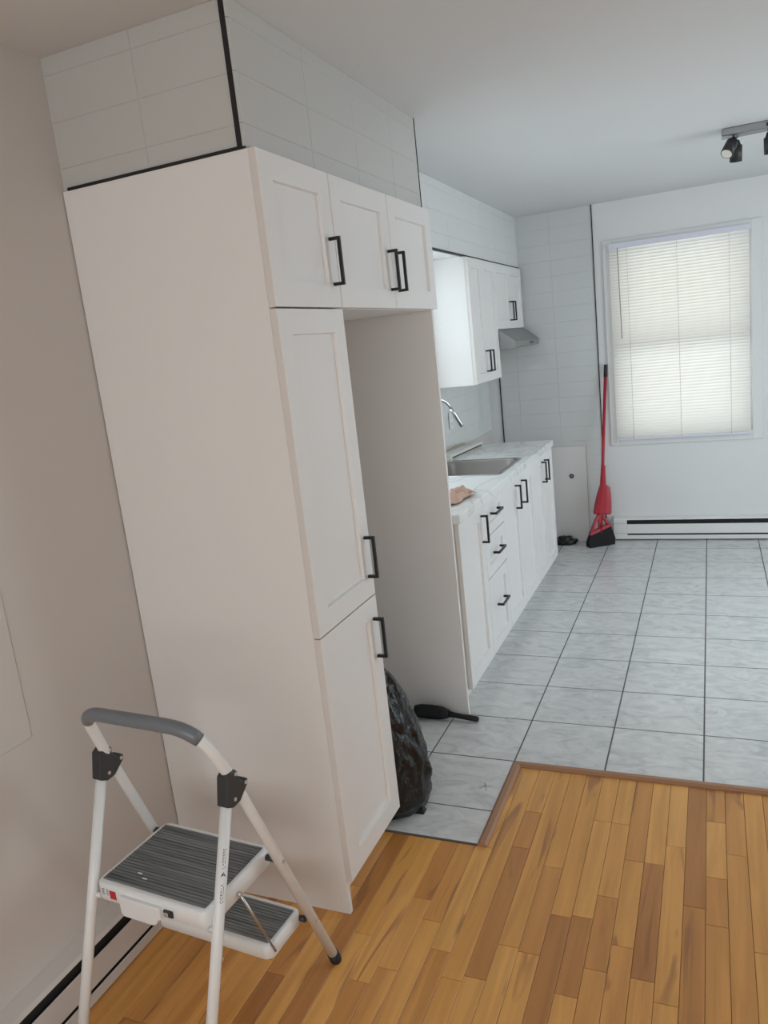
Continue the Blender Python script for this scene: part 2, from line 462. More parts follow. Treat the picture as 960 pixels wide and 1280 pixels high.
# ------------------------------------------------------------------ bulkheads and wall tiles
TH = .006
RISE = .0014     # how far a tile stands proud of the grout
def wall_tiles(parent, face, plane, us, zs, mt, hide=None):
    """stacked tiles on a vertical plane; face '+x' or '-y'; us / zs = joint positions"""
    g = .0013
    for ua, ub in zip(us, us[1:]):
        for za, zb in zip(zs, zs[1:]):
            if hide and hide(ua, ub, za, zb): continue
            me = chm('tile', ub - ua - g, zb - za - g, TH, .0009, mt)
            if face == '+x':
                o = obj('tile', me, mt, parent, (plane - TH + RISE, ua + g / 2, za + g / 2)); o.rotation_euler = (PI / 2, 0, PI / 2)
            else:
                o = obj('tile', me, mt, parent, (ua + g / 2, plane + TH - RISE, za + g / 2)); o.rotation_euler = (PI / 2, 0, 0)
def grid(a, b, first, step):
    r = [a]; x = first
    while x < b - .004:
        if x > a + .004: r.append(x)
        x += step
    return r + [b]
ZT = grid(HT + .004, HC, 2.200, .115)
bt = struct('wall_bulkhead_tall', bx(WX, D - TH - .002, .009, Y3 - .006, HT, HC), 'grout')
wall_tiles(bt, '+x', D - TH - .002, grid(-.001, Y3 - .008, .368, .318), ZT, 'tile_w')
wall_tiles(bt, '-y', .009, [WX, .274, .545], ZT, 'tile_w')
obj('corner_profile', bx(.5455, .5658, .0005, .009, HT + .004, HC), 'blkprofile', bt)
obj('edge_profile', bx(WX + .02, .5655, .0005, .012, HT - .0015, HT + .0065), 'blkprofile', bt)
obj('edge_profile', bx(.560, .5695, Y3 - .0085, Y3 - .0045, HT, HC), 'blkprofile', bt)
obj('edge_profile', bx(.560, .5685, .78, Y3 - .0045, HT - .001, HT + .0045), 'blkprofile', bt)
bk = struct('wall_bulkhead_kitchen', bx(WX, .272, Y3, YB, 2.112, HC), 'tile_k')
wall_tiles(bk, '+x', .272, grid(Y3 + .001, YB - .001, 1.60, .318), grid(2.118, HC, 2.200, .115), 'tile_k')
obj('edge_profile', bx(.262, .279, Y3, YB - .008, 2.108, 2.1185), 'blkprofile', bk)
# tiled strip of the back wall behind the cooker space
wt = struct('wall_tile_back', bx(.072, .822, YB - .0025, YB, .0, HC), 'grout_k')
wall_tiles(wt, '-y', YB - .0025, [.074, .215, .520, .822], grid(.008, HC, .1125, .1125), 'tile_back')
obj('edge_profile', bx(.0655, .0715, YB - .0105, YB, .006, HC), 'blkprofile', wt)
obj('edge_profile', bx(.8225, .8285, YB - .0105, YB, .12, HC), 'blkprofile', wt)
# splashback
ws = struct('wall_splashback', bx(WX, WX + .0025, 2.70, YB - .02, .916, 2.10), 'grout_k')
wall_tiles(ws, '+x', WX + .0025, grid(2.70, YB - .02, 2.88, .318), grid(.917, 2.10, 1.03, .115), 'tile_k', lambda a, b, c, d: c > 1.75)

# ------------------------------------------------------------------ baseboards and heaters
struct('baseboard_back', bx(.829, .880, YB - .012, YB, .006, .115, .002), 'wall')
def heater(name, label, length, loc, rot, paint='heater'):
    """origin on the floor at one end, running along +x, wall behind at y=0, front towards -y"""
    t = thing(name, label, 'heater', loc, rot)
    c = .098; z0 = .018
    obj('back_plate', bx(0, length, -.004, -.0005, z0, .182), paint, t)
    obj('heating_element', bx(c, length - c, -.045, -.006, z0 + .014, .156), 'dark', t)
    bm = prism([(-.0005, .176), (-.0005, .186), (-.052, .178), (-.060, .168), (-.058, .166), (-.050, .173)], .001, length - .001, 0)
    obj('top_lid', bm, paint, t)
    obj('front_cover', bx(c, length - c, -.060, -.0545, .0610, .134, .0015), paint, t)
    obj('bottom_lip', prism([(-.0005, z0), (-.058, z0), (-.060, z0 + .029), (-.0565, z0 + .031), (-.054, z0 + .006), (-.0005, z0 + .006)], c, length - c, 0), paint, t)
    for a, b in ((0, c), (length - c, length)):
        e = obj('end_cap', bx(a, b, -.0602, -.0045, z0, .1665, .002), paint, t)
        obj('cap_line', bx(a + .004, b - .002, -.0612, -.0598, .0635, .0655), 'print', e)
        obj('cap_line', bx(a + .004, b - .002, -.0612, -.0598, .1385, .1405), 'print', e)
    return t
heater('baseboard_heater', 'long white baseboard heater under the kitchen window', 2.2, (.884, YB, .0), 0)
heater('baseboard_heater', 'white baseboard heater on the left wall behind the step stool', 1.9, (WX, -2.02, -.012), PI / 2, 'wall_l').location = (WX, -2.02, -.014)

# ------------------------------------------------------------------ cabinets
def door_bm(w, h, t=.02, fr=.066, rec=.011):
    """shaker front: y = width, z = height, front face at x = t"""
    bm = bmesh.new(); b = .0016
    rings = [[(0, 0, 0), (0, w, 0), (0, w, h), (0, 0, h)],
             [(t - b, 0, 0), (t - b, w, 0), (t - b, w, h), (t - b, 0, h)],
             [(t, b, b), (t, w - b, b), (t, w - b, h - b), (t, b, h - b)],
             [(t, fr, fr), (t, w - fr, fr), (t, w - fr, h - fr), (t, fr, h - fr)],
             [(t - rec, fr + .002, fr + .002), (t - rec, w - fr - .002, fr + .002), (t - rec, w - fr - .002, h - fr - .002), (t - rec, fr + .002, h - fr - .002)]]
    R_ = [[bm.verts.new(p) for p in r] for r in rings]
    for a, c in zip(R_, R_[1:]):
        for q in range(4):
            f = bm.faces.new((a[q], a[(q + 1) % 4], c[(q + 1) % 4], c[q]))
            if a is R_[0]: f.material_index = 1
    bm.faces.new(R_[0][::-1]); bm.faces.new(R_[-1])
    return bm
HL = .134
def handle_bm():
    bm = bmesh.new(); s = .0054
    add_box(bm, .0255, .0345, -s, s, -HL / 2, HL / 2, .0008)
    add_box(bm, 0, .027, -s, s, -HL / 2, -HL / 2 + .009, .0006); add_box(bm, 0, .027, -s, s, HL / 2 - .009, HL / 2, .0006)
    return bm
hm = mesh('handle', handle_bm(), 'blk')
G = .0020
def door(t, x, y0, y1, z0, z1, hy=None, hz=None, horiz=False, name='door', fr=.066):
    d = obj(name, door_bm(y1 - y0 - 2 * G, z1 - z0 - 2 * G, fr=fr), 'lam', t, Vector((x, y0 + G, z0 + G)) - t.location)
    d.data.materials.append(M['edge_shade'])
    if hy is not None:
        hnd = obj('handle', hm, 'blk', d, (.02, hy - y0 - G, hz - z0 - G))
        if horiz: hnd.rotation_euler = (PI / 2, 0, 0)
    return d
def carcass(t, name, x0, x1, y0, y1, z0, z1, mt='carcass', th=.016, top=True):
    """open-fronted box of boards"""
    bm = bmesh.new()
    add_box(bm, x0, x1, y0, y0 + th, z0, z1); add_box(bm, x0, x1, y1 - th, y1, z0, z1)
    add_box(bm, x0, x1, y0 + th, y1 - th, z0, z0 + th); 
    if top: add_box(bm, x0, x1, y0 + th, y1 - th, z1 - th, z1)
    add_box(bm, x0, x0 + .008, y0 + th, y1 - th, z0 + th, z1 - th)
    return obj(name, local(bm, t), mt, t)

# tall pantry
pc = thing('pantry_cabinet', 'tall white shaker pantry cabinet with three doors behind the step stool', 'cabinet', (0, 0, 0))
obj('side_panel', bx(WX + .003, D, 0, .017, 0, HT - .002, .001), 'lam', pc)
carcass(pc, 'body', WX + .003, D - .001, .0175, Y1 - .001, ZDB, HT - .002)
obj('toe_kick', bx(D - .07, D - .055, .0175, Y1 - .001, .002, ZDB), 'lam', pc)
door(pc, D + .0005, 0, Y1, ZU, HT, .352, 1.893)
door(pc, D + .0005, 0, Y1, ZL, ZU, .352, 1.008)
door(pc, D + .0005, 0, Y1, ZDB, ZL, .352, .742)
# over the fridge space
of = thing('overhead_cabinet', 'short white two-door cabinet above the empty fridge space', 'cabinet', (0, Y1, ZU))
carcass(of, 'body', WX + .003, D - .001, Y1, Y3 - .0175, ZU, HT - .002, 'lam')
door(of, D + .0005, Y1, Y2, ZU, HT, .800, 1.890)
door(of, D + .0005, Y2, Y3, ZU, HT, .868, 1.888)
# panel closing the fridge space
ep = obj('end_panel', bx(WX + .003, D, Y3 - .017, Y3, .0056, HT - .002, .001), 'lam')
tag(ep, 'tall white panel closing the fridge space beside the counter', 'panel')

# base cabinets
seams = [1.290, 1.675, 2.05, 2.43, 2.815, 3.11, 3.43]
ZT0 = .875
def base(name, label, y0, y1):
    t = thing(name, label, 'cabinet', (0, y0, .006))
    carcass(t, 'body', WX + .009, D - .001, y0 + .0005, y1 - .0005, ZDB, ZT0, top='sink' not in label)
    obj('toe_kick', local(bx(D - .07, D - .055, y0 + .0005, y1 - .0005, .0065, ZDB), t), 'lam', t)
    return t
HZ = .765
t = base('base_cabinet', 'narrow white base cabinet with one door next to the fridge space panel', seams[0], seams[1]); t['group'] = 'base cabinets under the worktop'
door(t, D + .0005, seams[0], seams[1], ZDB, ZT0, 1.632, HZ)
t = base('drawer_cabinet', 'white base cabinet with three stacked drawers', seams[1], seams[2]); t['group'] = 'base cabinets under the worktop'
for za, zb, hz in ((.698, ZT0, .800), (.497, .698, .604), (ZDB, .497, .335)):
    door(t, D + .0005, seams[1], seams[2], za, zb, 1.862, hz, True, 'drawer', fr=.055)
t = base('base_cabinet', 'white double-door base cabinet under the steel sink', seams[2], seams[4]); t['group'] = 'base cabinets under the worktop'
door(t, D + .0005, seams[2], seams[3], ZDB, ZT0, 2.335, HZ); door(t, D + .0005, seams[3], seams[4], ZDB, ZT0, 2.485, HZ)
t = base('base_cabinet', 'white double-door base cabinet at the far end of the worktop', seams[4], seams[6]); t['group'] = 'base cabinets under the worktop'
door(t, D + .0005, seams[4], seams[5], ZDB, ZT0, 3.065, HZ, fr=.058); door(t, D + .0005, seams[5], seams[6], ZDB, ZT0, 3.155, HZ, fr=.058)

# wall cabinets
UF = .279
uc = thing('wall_cabinet', 'tall white two-door wall cabinet with a brightly lit side by the sink', 'cabinet', (0, 2.79, 1.362), group='white wall cabinets')
carcass(uc, 'body', WX + .010, UF, 2.79, 3.398, 1.362, 2.1115, 'lam')
door(uc, UF + .0005, 2.79, 3.085, 1.362, 2.106, 3.045, 1.49, fr=.058); door(uc, UF + .0005, 3.085, 3.40, 1.362, 2.106, 3.125, 1.49, fr=.058)
sc_ = thing('wall_cabinet', 'short white wall cabinet directly above the steel range hood', 'cabinet', (0, 3.40, 1.677), group='white wall cabinets')
carcass(sc_, 'body', WX + .010, UF, 3.4, 4.19, 1.677, 2.1115, 'lam')
door(sc_, UF + .0005, 3.40, 3.80, 1.677, 2.106, 3.765, 1.798, fr=.058); door(sc_, UF + .0005, 3.80, 4.19, 1.677, 2.106, 3.835, 1.798, fr=.058)

# range hood
hd = thing('range_hood', 'slanted stainless steel range hood below the short wall cabinet', 'range hood', (0, 3.41, 1.545))
x0 = WX + .010
obj('body', local(prism([(1.545, x0), (1.545, .404), (1.549, .408), (1.588, .408), (1.675, .300), (1.675, x0)], 3.41, 4.185, 1), hd), 'hood', hd)
for yy in (3.86, 3.90, 3.95):
    obj('button', local(bx(.405, .4105, yy, yy + .022, 1.560, 1.573, .001), hd), 'blk', hd)
obj('filter', local(bx(.05, .36, 3.46, 4.13, 1.541, 1.546), hd), 'steel', hd)

# ------------------------------------------------------------------ worktop, sink, tap
wk = thing('worktop', 'white marbled laminate worktop with thick front edge', 'worktop', (0, 0, .875))
SX0, SX1, SY0, SY1 = .105, .535, 2.215, 2.725
bm = bmesh.new()
X0, X1, YA, YZ = WX + .009, .604, 1.287, 3.445
b = .003
outer = [(X0, YA), (X1, YA), (X1, YZ), (X0, YZ)]
inner = [(SX0, SY0), (SX1, SY0), (SX1, SY1), (SX0, SY1)]
def sq(p, z): return [bm.verts.new((a, c, z)) for a, c in p]
def shrink(p, e): return [(p[0][0] + e, p[0][1] + e), (p[1][0] - e, p[1][1] + e), (p[2][0] - e, p[2][1] - e), (p[3][0] + e, p[3][1] - e)]
rs = [sq(inner, .0005), sq(outer, .0005), sq(outer, .04 - b), sq(shrink(outer, b), .04), sq(inner, .04)]
rs.append(rs[0])
for a, c in zip(rs, rs[1:]):
    for q in range(4): bm.faces.new((a[q], a[(q + 1) % 4], c[(q + 1) % 4], c[q]))
obj('slab', bm, 'marble', wk)

sk = thing('kitchen_sink', 'stainless steel single-bowl sink set into the worktop', 'sink', ((SX0 + SX1) / 2, (SY0 + SY1) / 2, .915))
hw, hl = (SX1 - SX0) / 2, (SY1 - SY0) / 2
def ring_loft(specs, cap):
    bm = bmesh.new(); R_ = []
    for ax, ay, r, z in specs:
        R_.append([bm.verts.new((p[0], p[1], z)) for p in rrect(-ax, ax, -ay, ay, r, 8)])
    n = len(R_[0])
    for a, c in zip(R_, R_[1:]):
        for q in range(n):
            f = bm.faces.new((a[q], a[(q + 1) % n], c[(q + 1) % n], c[q])); f.smooth = True
    if cap: bm.faces.new(R_[-1])
    return bm
obj('rim', ring_loft([(hw + .022, hl + .022, .05, .0006), (hw + .020, hl + .020, .05, .004), (hw + .002, hl + .002, .06, .0045), (hw - .006, hl - .006, .07, -.001)], False), 'chrome', sk)
obj('basin', ring_loft([(hw - .004, hl - .004, .07, .002), (hw - .010, hl - .010, .07, -.010), (hw - .018, hl - .018, .07, -.165), (hw - .05, hl - .05, .06, -.188), (.05, .05, .05, -.192)], True), 'steel', sk)
obj('drain', prism([(.042 * math.cos(a * PI / 12), .042 * math.sin(a * PI / 12)) for a in range(24)], -.1915, -.186), 'chrome', sk)

fc = thing('kitchen_tap', 'chrome gooseneck kitchen tap behind the sink', 'tap', (.052, 2.42, .9155))
obj('base', prism([(.026 * math.cos(a * PI / 12), .026 * math.sin(a * PI / 12)) for a in range(24)], 0, .05), 'chrome', fc)
# spout arcs forward and towards the far side
dirx, diry = .62, .785
arc = [(0, 0, .045), (0, 0, .28)]
R0 = .115
for q in range(1, 13):
    a = PI - PI * .86 * q / 12
    s = R0 + R0 * math.cos(a)
    arc.append((s * dirx, s * diry, .28 + R0 * math.sin(a) * 1.05))
sp_ = obj('spout', tube(arc, .0095), 'chrome', fc)
e0, e1 = Vector(arc[-2]), Vector(arc[-1]); dd = (e1 - e0).normalized()
obj('spray_head', tube([e1 - dd * .004, e1 + dd * .03, e1 + dd * .115, e1 + dd * .125], [.0105, .013, .0145, .013]), 'chrome', fc)
obj('lever', tube([(0, -.02, .035), (0, -.05, .045), (.01, -.095, .075)], [.009, .008, .006], 10), 'chrome', fc)

# outlet on the splashback
ot = thing('wall_outlet', 'white double outlet plate on the splashback behind the tap', 'outlet', (WX + .0085, 3.17, 1.12))
obj('plate', bx(0, .005, -.036, .036, -.058, .058, .002), 'outlet', ot)
for z in (-.021, .021):
    so = obj('socket', bx(.0045, .0065, -.016, .016, z - .014, z + .014, .002), 'outlet', ot)
    for y in (-.006, .006): obj('slot', bx(.006, .0068, y - .001, y + .001, z - .005, z + .005), 'ink', so)

# long flat carton and strip on the worktop
ct = thing('flat_carton', 'long flat white carton with dark slot lying behind the sink', 'carton', (.088, 3.06, .9155), math.radians(-5))
obj('box', bx(-.034, .034, -.29, .29, 0, .028, .003), 'carton', ct)
obj('dark_slot', bx(.033, .0352, -.26, .26, .006, .014), 'ink', ct)
obj('lid', bx(-.036, .0365, -.292, .292, .027, .033, .002), 'carton', ct)
bs = obj('wooden_strip', bx(-.011, .011, -.33, .33, 0, .03, .002), 'beige', None, (.018, 3.0, .9155))
tag(bs, 'slim beige strip lying against the splashback behind the carton', 'strip')

# crumpled cloth
bm = bmesh.new(); nx = 26
gv = [[None] * nx for _ in range(nx)]
for i in range(nx):
    for j in range(nx):
        u, v = i / (nx - 1) - .5, j / (nx - 1) - .5
        p = Vector((u * 3, v * 3, 3.1))
        h = .016 + .030 * noise.noise(p * 1.3) + .030 * abs(noise.noise(p * 2.6)) + .010 * noise.noise(p * 6)
        edge = max(abs(u), abs(v)) * 2
        h = max(.003, h * (1.15 - .7 * edge ** 3)) + .012 * max(0, .5 - abs(v)) * (1 - edge)
        gx = u * .15 * (1 + .35 * noise.noise(p * .9 + Vector((5, 0, 0)))); gy = v * .27 * (1 + .3 * noise.noise(p * .8))
        gv[i][j] = bm.verts.new((gx, gy, h))
for i in range(nx - 1):
    for j in range(nx - 1):
        bm.faces.new((gv[i][j], gv[i + 1][j], gv[i + 1][j + 1], gv[i][j + 1])).smooth = True
cl = obj('cleaning_cloth', bm, 'cloth', None, (.468, 1.61, .9155), (0, 0, -.25))
sol = cl.modifiers.new('thickness', 'SOLIDIFY'); sol.thickness = .003; sol.offset = 1
tag(cl, 'crumpled peach cleaning cloth on the near end of the worktop', 'cloth')

# ------------------------------------------------------------------ spare board, black bag, broom
sb = thing('spare_board', 'white spare cabinet board with round dark hole leaning on the tiled wall', 'board', (.46, 4.19, .0058))
sb.rotation_euler = (math.radians(-4), 0, 0)
obj('panel', bx(-.24, .24, -.008, .008, 0, .742, .001), 'board', sb)
obj('raw_edge', bx(.2398, .2415, -.008, .008, .001, .741), 'chip', sb)
obj('raw_edge', bx(-.239, .2395, -.008, .008, .7415, .743), 'chip', sb)
g = obj('hole_grommet', prism([(.018 * math.cos(a * PI / 12), .018 * math.sin(a * PI / 12)) for a in range(24)], -.0005, .0025, 2), 'joint', sb, (.125, -.0082, .512), (PI / 2, 0, 0))
obj('hole_core', prism([(.009 * math.cos(a * PI / 8), .009 * math.sin(a * PI / 8)) for a in range(16)], .0022, .0032, 2), 'grip', g)

def crumple(rx, ry, rz, seed, amp, fr_, sub=4, flat=True):
    bm = bmesh.new(); bmesh.ops.create_icosphere(bm, subdivisions=sub, radius=1)
    for v in bm.verts:
        n_ = v.co.normalized(); q = n_ * fr_ + Vector((seed, seed * .7, 0))
        s = 1 + amp * (noise.noise(q) + .6 * noise.noise(q * 2.3) + .35 * abs(noise.noise(q * 5)))
        v.co = Vector((n_.x * rx * s, n_.y * ry * s, n_.z * rz * s))
    return bm
bm = crumple(.085, .055, .042, 3, .35, 1.6)
for v in bm.verts: v.co.z = max(v.co.z, -.022)
o = obj('plastic_bag', bm, 'bag', None, (.525, 4.095, .0285), smooth=True)
tag(o, 'small crumpled black plastic bag on the floor by the spare board', 'bag')

# broom with clip-on dustpan, leaning on the wall beside the window
top = Vector((.878, 4.222, 1.345)); low = Vector((.806, 4.045, .11))
ax = (low - top).normalized()
br = thing('broom', 'red broom with black bristles and clipped dustpan leaning beside the window', 'broom', (.806, 4.045, .006))
def LB(bm): return local(bm, br)
obj('pole', LB(tube([top + ax * .08, low], .0115)), 'red', br)
obj('grip', LB(tube([top, top + ax * .006, top + ax * .09], [.009, .0128, .0128])), 'rubber', br)
# dustpan: funnel-shaped shell hugging the pole
def frame_at(p, rollx):
    z = -ax; x = Vector((1, rollx, 0)); x = (x - z * x.dot(z)).normalized(); y = z.cross(x); return p, x, y, z
def station(p, x, y, hw_, dp, off=0):
    c = p + x * off
    return [c + x * a * hw_ + y * bq * dp for a, bq in ((-1, .35), (-.85, -.7), (-.35, -1), (.35, -1), (.85, -.7), (1, .35), (.6, .9), (-.6, .9))]
bm = bmesh.new(); rings = []
for s, hw_, dp, off in ((.745, .016, .016, .004), (.80, .018, .017, .004), (.885, .022, .019, .006), (.91, .040, .022, .018), (.96, .052, .026, .016), (1.03, .062, .030, .012), (1.10, .068, .032, .008), (1.112, .064, .029, .008)):
    p, x, y, z = frame_at(top + ax * s, .25); rings.append(station(p - y * .0, x, y, hw_, dp, off))
loft(bm, rings)
obj('dustpan', LB(bm), 'red', br, smooth=False)
# broom head: open triangular holder and bristles
hx = Vector((.82, .57, 0)).normalized(); hn = Vector((-hx.y, hx.x, 0))
cb_ = Vector((.797, 4.052, .0))
def HP(a, z, t_=0): return cb_ + hx * a + hn * t_ + Vector((0, 0, z))
bm = bmesh.new()
apex = HP(.006, .255); lft = HP(-.075, .105); rgt = HP(.078, .150)
add_tube(bm, [apex, HP(-.035, .19), lft], [.014, .013, .012], 10); add_tube(bm, [apex, HP(.045, .205), rgt], [.014, .013, .012], 10)
add_tube(bm, [HP(.004, .26), HP(.002, .13)], [.013, .012], 10)
obj('head_frame', LB(bm), 'pink', br)
bm = bmesh.new()
R_ = [[HP(a, z, s * .017) for a, z, s in ((-.083, .092, -1), (.086, .140, -1), (.086, .140, 1), (-.083, .092, 1))],
      [HP(a, z, s * .018) for a, z, s in ((-.080, .120, -1), (.082, .166, -1), (.082, .166, 1), (-.080, .120, 1))]]
loft(bm, R_); obj('head_block', LB(bm), 'pink', br)
bm = bmesh.new()
R_ = [[HP(a, z, s * .032) for a, z, s in ((-.098, .0, -1), (.104, .0, -1), (.104, .0, 1), (-.098, .0, 1))],
      [HP(a, z, s * .028) for a, z, s in ((-.102, .035, -1), (.112, .05, -1), (.112, .05, 1), (-.102, .035, 1))],
      [HP(a, z, s * .017) for a, z, s in ((-.083, .092, -1), (.086, .140, -1), (.086, .140, 1), (-.083, .092, 1))]]
loft(bm, R_)
bmesh.ops.translate(bm, verts=bm.verts, vec=(0, 0, .0062))
obj('bristles', LB(bm), 'bristle', br)

# ------------------------------------------------------------------ fridge space: garbage bag and brush
bm = bmesh.new(); bmesh.ops.create_icosphere(bm, subdivisions=6, radius=1)
for v in bm.verts:
    n_ = v.co.normalized(); z = n_.z
    ang = math.atan2(n_.y, n_.x)
    hh = (math.asin(max(-1, min(1, z))) / PI + .5)
    tb = ((0, .05), (.015, .185), (.10, .205), (.36, .197), (.47, .182), (.60, .160), (.73, .134), (.86, .10), (.95, .06), (1, .02))
    for (ta, ra), (tb_, rb) in zip(tb, tb[1:]):
        if ta <= hh <= tb_: rr = ra + (rb - ra) * (hh - ta) / (tb_ - ta); break
    q = Vector((math.cos(ang), math.sin(ang), hh * 1.2)) * 2.0 + Vector((4.2, 1.7, .3))
    folds = .10 * noise.noise(q) + .12 * abs(noise.noise(q * 2.2)) + .04 * abs(noise.noise(q * 4.7)) - .035
    rr *= 1 + folds * min(1, hh * 6) * (1 if hh < .9 else .4)
    v.co = Vector((math.cos(ang) * rr, math.sin(ang) * rr * .80, hh * .56 + .012 * noise.noise(q * 1.7) * min(1, hh * 8)))
gbag = thing('garbage_bag', 'full shiny black garbage bag standing in the fridge space', 'bag', (.435, .566, .0062))
obj('body', bm, 'bag', gbag, smooth=True)
bm = bmesh.new()
for q in range(3):
    a = q * 2.1 + .4
    add_tube(bm, [(0, 0, .545), (.012 * math.cos(a), .012 * math.sin(a), .575), (.045 * math.cos(a), .045 * math.sin(a), .61), (.06 * math.cos(a), .06 * math.sin(a), .625)], [.028, .014, .024, .012], 10)
obj('knot', bm, 'bag', gbag, smooth=True)
bm = bmesh.new(); loft(bm, [[(.10, -.06, .0), (.19, -.052, .0), (.19, -.02, .0), (.10, .0, .0)], [(.11, -.055, .05), (.182, -.043, .03), (.182, -.033, .03), (.11, -.01, .05)], [(.12, -.045, .12), (.165, -.04, .10), (.165, -.036, .10), (.12, -.03, .12)]])
obj('bag_corner', bm, 'bag', gbag, smooth=True)

hb = thing('hand_brush', 'black hand brush with thin cord lying against the fridge space panel', 'brush', (.47, 1.205, .0062))
def lathe(prof_, seg=16):
    """around the x axis"""
    return tube([(x, 0, r_z) for x, r_, r_z in prof_], [r_ for x, r_, r_z in prof_], seg)
obj('bristle_body', lathe([(-.13, .012, .026), (-.125, .026, .028), (-.10, .030, .030), (-.05, .031, .030), (.0, .028, .029), (.03, .018, .027)]), 'bristle', hb)
obj('handle', lathe([(.02, .017, .027), (.05, .012, .024), (.10, .0115, .019), (.155, .0125, .0145), (.163, .011, .0135), (.166, .006, .013)]), 'blk', hb)
obj('cord', tube([(-.128, 0, .026), (-.16, .006, .022), (-.20, .010, .0135), (-.26, .008, .005)], .003, 8), 'blk', hb)

# ------------------------------------------------------------------ track light
tl_ = thing('track_light', 'steel ceiling track light with black swivelling spots', 'ceiling light', (2.06, 2.6, HC))
obj('bar', bx(-.40, .40, -.045, .045, -.034, -.0005, .003), 'trackbar', tl_)
for x in (-.31, .0, .31):
    obj('screw_plate', bx(x + .10, x + .122, -.0465, -.044, -.026, -.010, .001), 'blk', tl_)
def spot(x, y, dirv):
    d = Vector(dirv).normalized()
    piv = Vector((x, y, -.046))
    s = obj('spot_head', tube([piv, piv + d * .004, piv + d * .022, piv + d * .026, piv + d * .098], [.008, .013, .020, .027, .0285], 20), 'spot', tl_)
    obj('swivel', tube([(x, y, -.033), (x, y, -.045), piv + d * .01], [.011, .007, .007], 10), 'chrome', s)
    obj('lens', tube([piv + d * .0975, piv + d * .099], [.0245, .0245], 20), 'lens', s)
spot(-.345, -.02, (-.30, -.45, -.62)); spot(-.335, .03, (-.03, .25, -.9))
spot(-.195, -.02, (.05, .2, -.9)); spot(.10, -.02, (.4, -.4, -.7)); spot(.34, .02, (.3, .5, -.7))

# ------------------------------------------------------------------ step stool
ss = thing('step_stool', 'white two-step folding stool with grey mats and grey foam handle', 'stool', (.374, -.44, 0), math.radians(-4))
HWX = .196
def side(s):
    return dict(front=[Vector((s * (HWX + .022), .284, .0)), Vector((s * HWX, .012, .715))], rear=[Vector((s * (HWX - .004), -.255, .0)), Vector((s * HWX, .006, .708))])
TZ = .876; TYY = -.066
# front hoop: two slanted legs carried on up into the hand rail
R1, R2 = side(1)['front']; L1, L2 = side(-1)['front']
def corner(a, b, c, r, n=8):
    a, b, c = Vector(a), Vector(b), Vector(c)
    u, v = (a - b).normalized(), (c - b).normalized()
    p0, p1 = b + u * r, b + v * r
    return [p0.lerp(b, k / n).lerp(b.lerp(p1, k / n), k / n) for k in range(n + 1)]
TR = Vector((HWX - .004, TYY - .0, TZ)); TL = Vector((-HWX + .040, TYY, TZ))
MR = Vector((0, TYY - .008, TZ + .010))
c1 = corner(R2, TR, TL, .092); c2 = corner(TR, TL, L2, .06)
for pts_, nm in (([R1 + (R2 - R1).normalized() * .022, R2] + c1, 0), ([L1 + (L2 - L1).normalized() * .022, L2] + c2[::-1], 1)):
    obj('front_leg', tube(pts_, .0132), 'stoolwhite', ss)
gp = [c1[3], c1[4], c1[5], c1[6], c1[7], c1[8], Vector((.05, TYY - .006, TZ + .004)), Vector((-.05, TYY - .006, TZ + .004)), c2[0], c2[1], c2[2], c2[3], c2[4], c2[5], c2[6]]
obj('grip', tube([gp[0]] + gp[1:], [.0150] + [.0165] * (len(gp) - 2) + [.0150], 16), 'grip', ss)
for s in (1, -1):
    q = side(s)
    f, j = q['front']; r, jr = q['rear']
    obj('rear_leg', tube([r + (jr - r).normalized() * .022, jr - Vector((0, .012, 0))], .0132), 'stoolwhite', ss)
    for base_, d in ((f, (j - f).normalized()), (r, (jr - r).normalized())):
        obj('foot', tube([base_ + Vector((0, 0, .0012)) + d * .002, base_ + d * .012, base_ + d * .038], [.0145, .016, .0155]), 'rubber', ss)
    # pivot bracket at the top of the rear leg
    y_ = .0
    fd = (j - f).normalized(); rd = (jr - r).normalized()
    jf, jb = j - fd * .0, jr - Vector((0, .012, 0))
    bm = bmesh.new()
    poly = [(-.034, .672), (-.020, .738), (-.006, .745), (.012, .742), (.018, .733), (.015, .724), (.032, .702), (.040, .706), (.048, .700), (.047, .688), (.012, .662), (-.012, .660)]
    add_prism(bm, poly, s * HWX - .0155, s * HWX + .0155, 0)
    br_ = obj('pivot_bracket', bm, 'joint', ss)
    bev = br_.modifiers.new('round', 'BEVEL'); bev.width = .003; bev.segments = 2
    for yy, zz in ((.008, .733), (.038, .695), (-.006, .678)):
        for sx in (-1, 1):
            xx = s * HWX + sx * .0158
            obj('rivet', tube([(xx, yy, zz), (xx + sx * .002, yy, zz)], .0045, 10), 'rivet', br_)
    # rivets on the tubes
    for (a_, b_, tt) in ((f, j, .60), (f, j, .27), (r, jr, .50)):
        p = a_.lerp(b_, tt)
        obj('rivet', tube([p + Vector((s * .012, 0, 0)), p + Vector((s * .0148, 0, 0))], .0045, 10), 'rivet', ss)

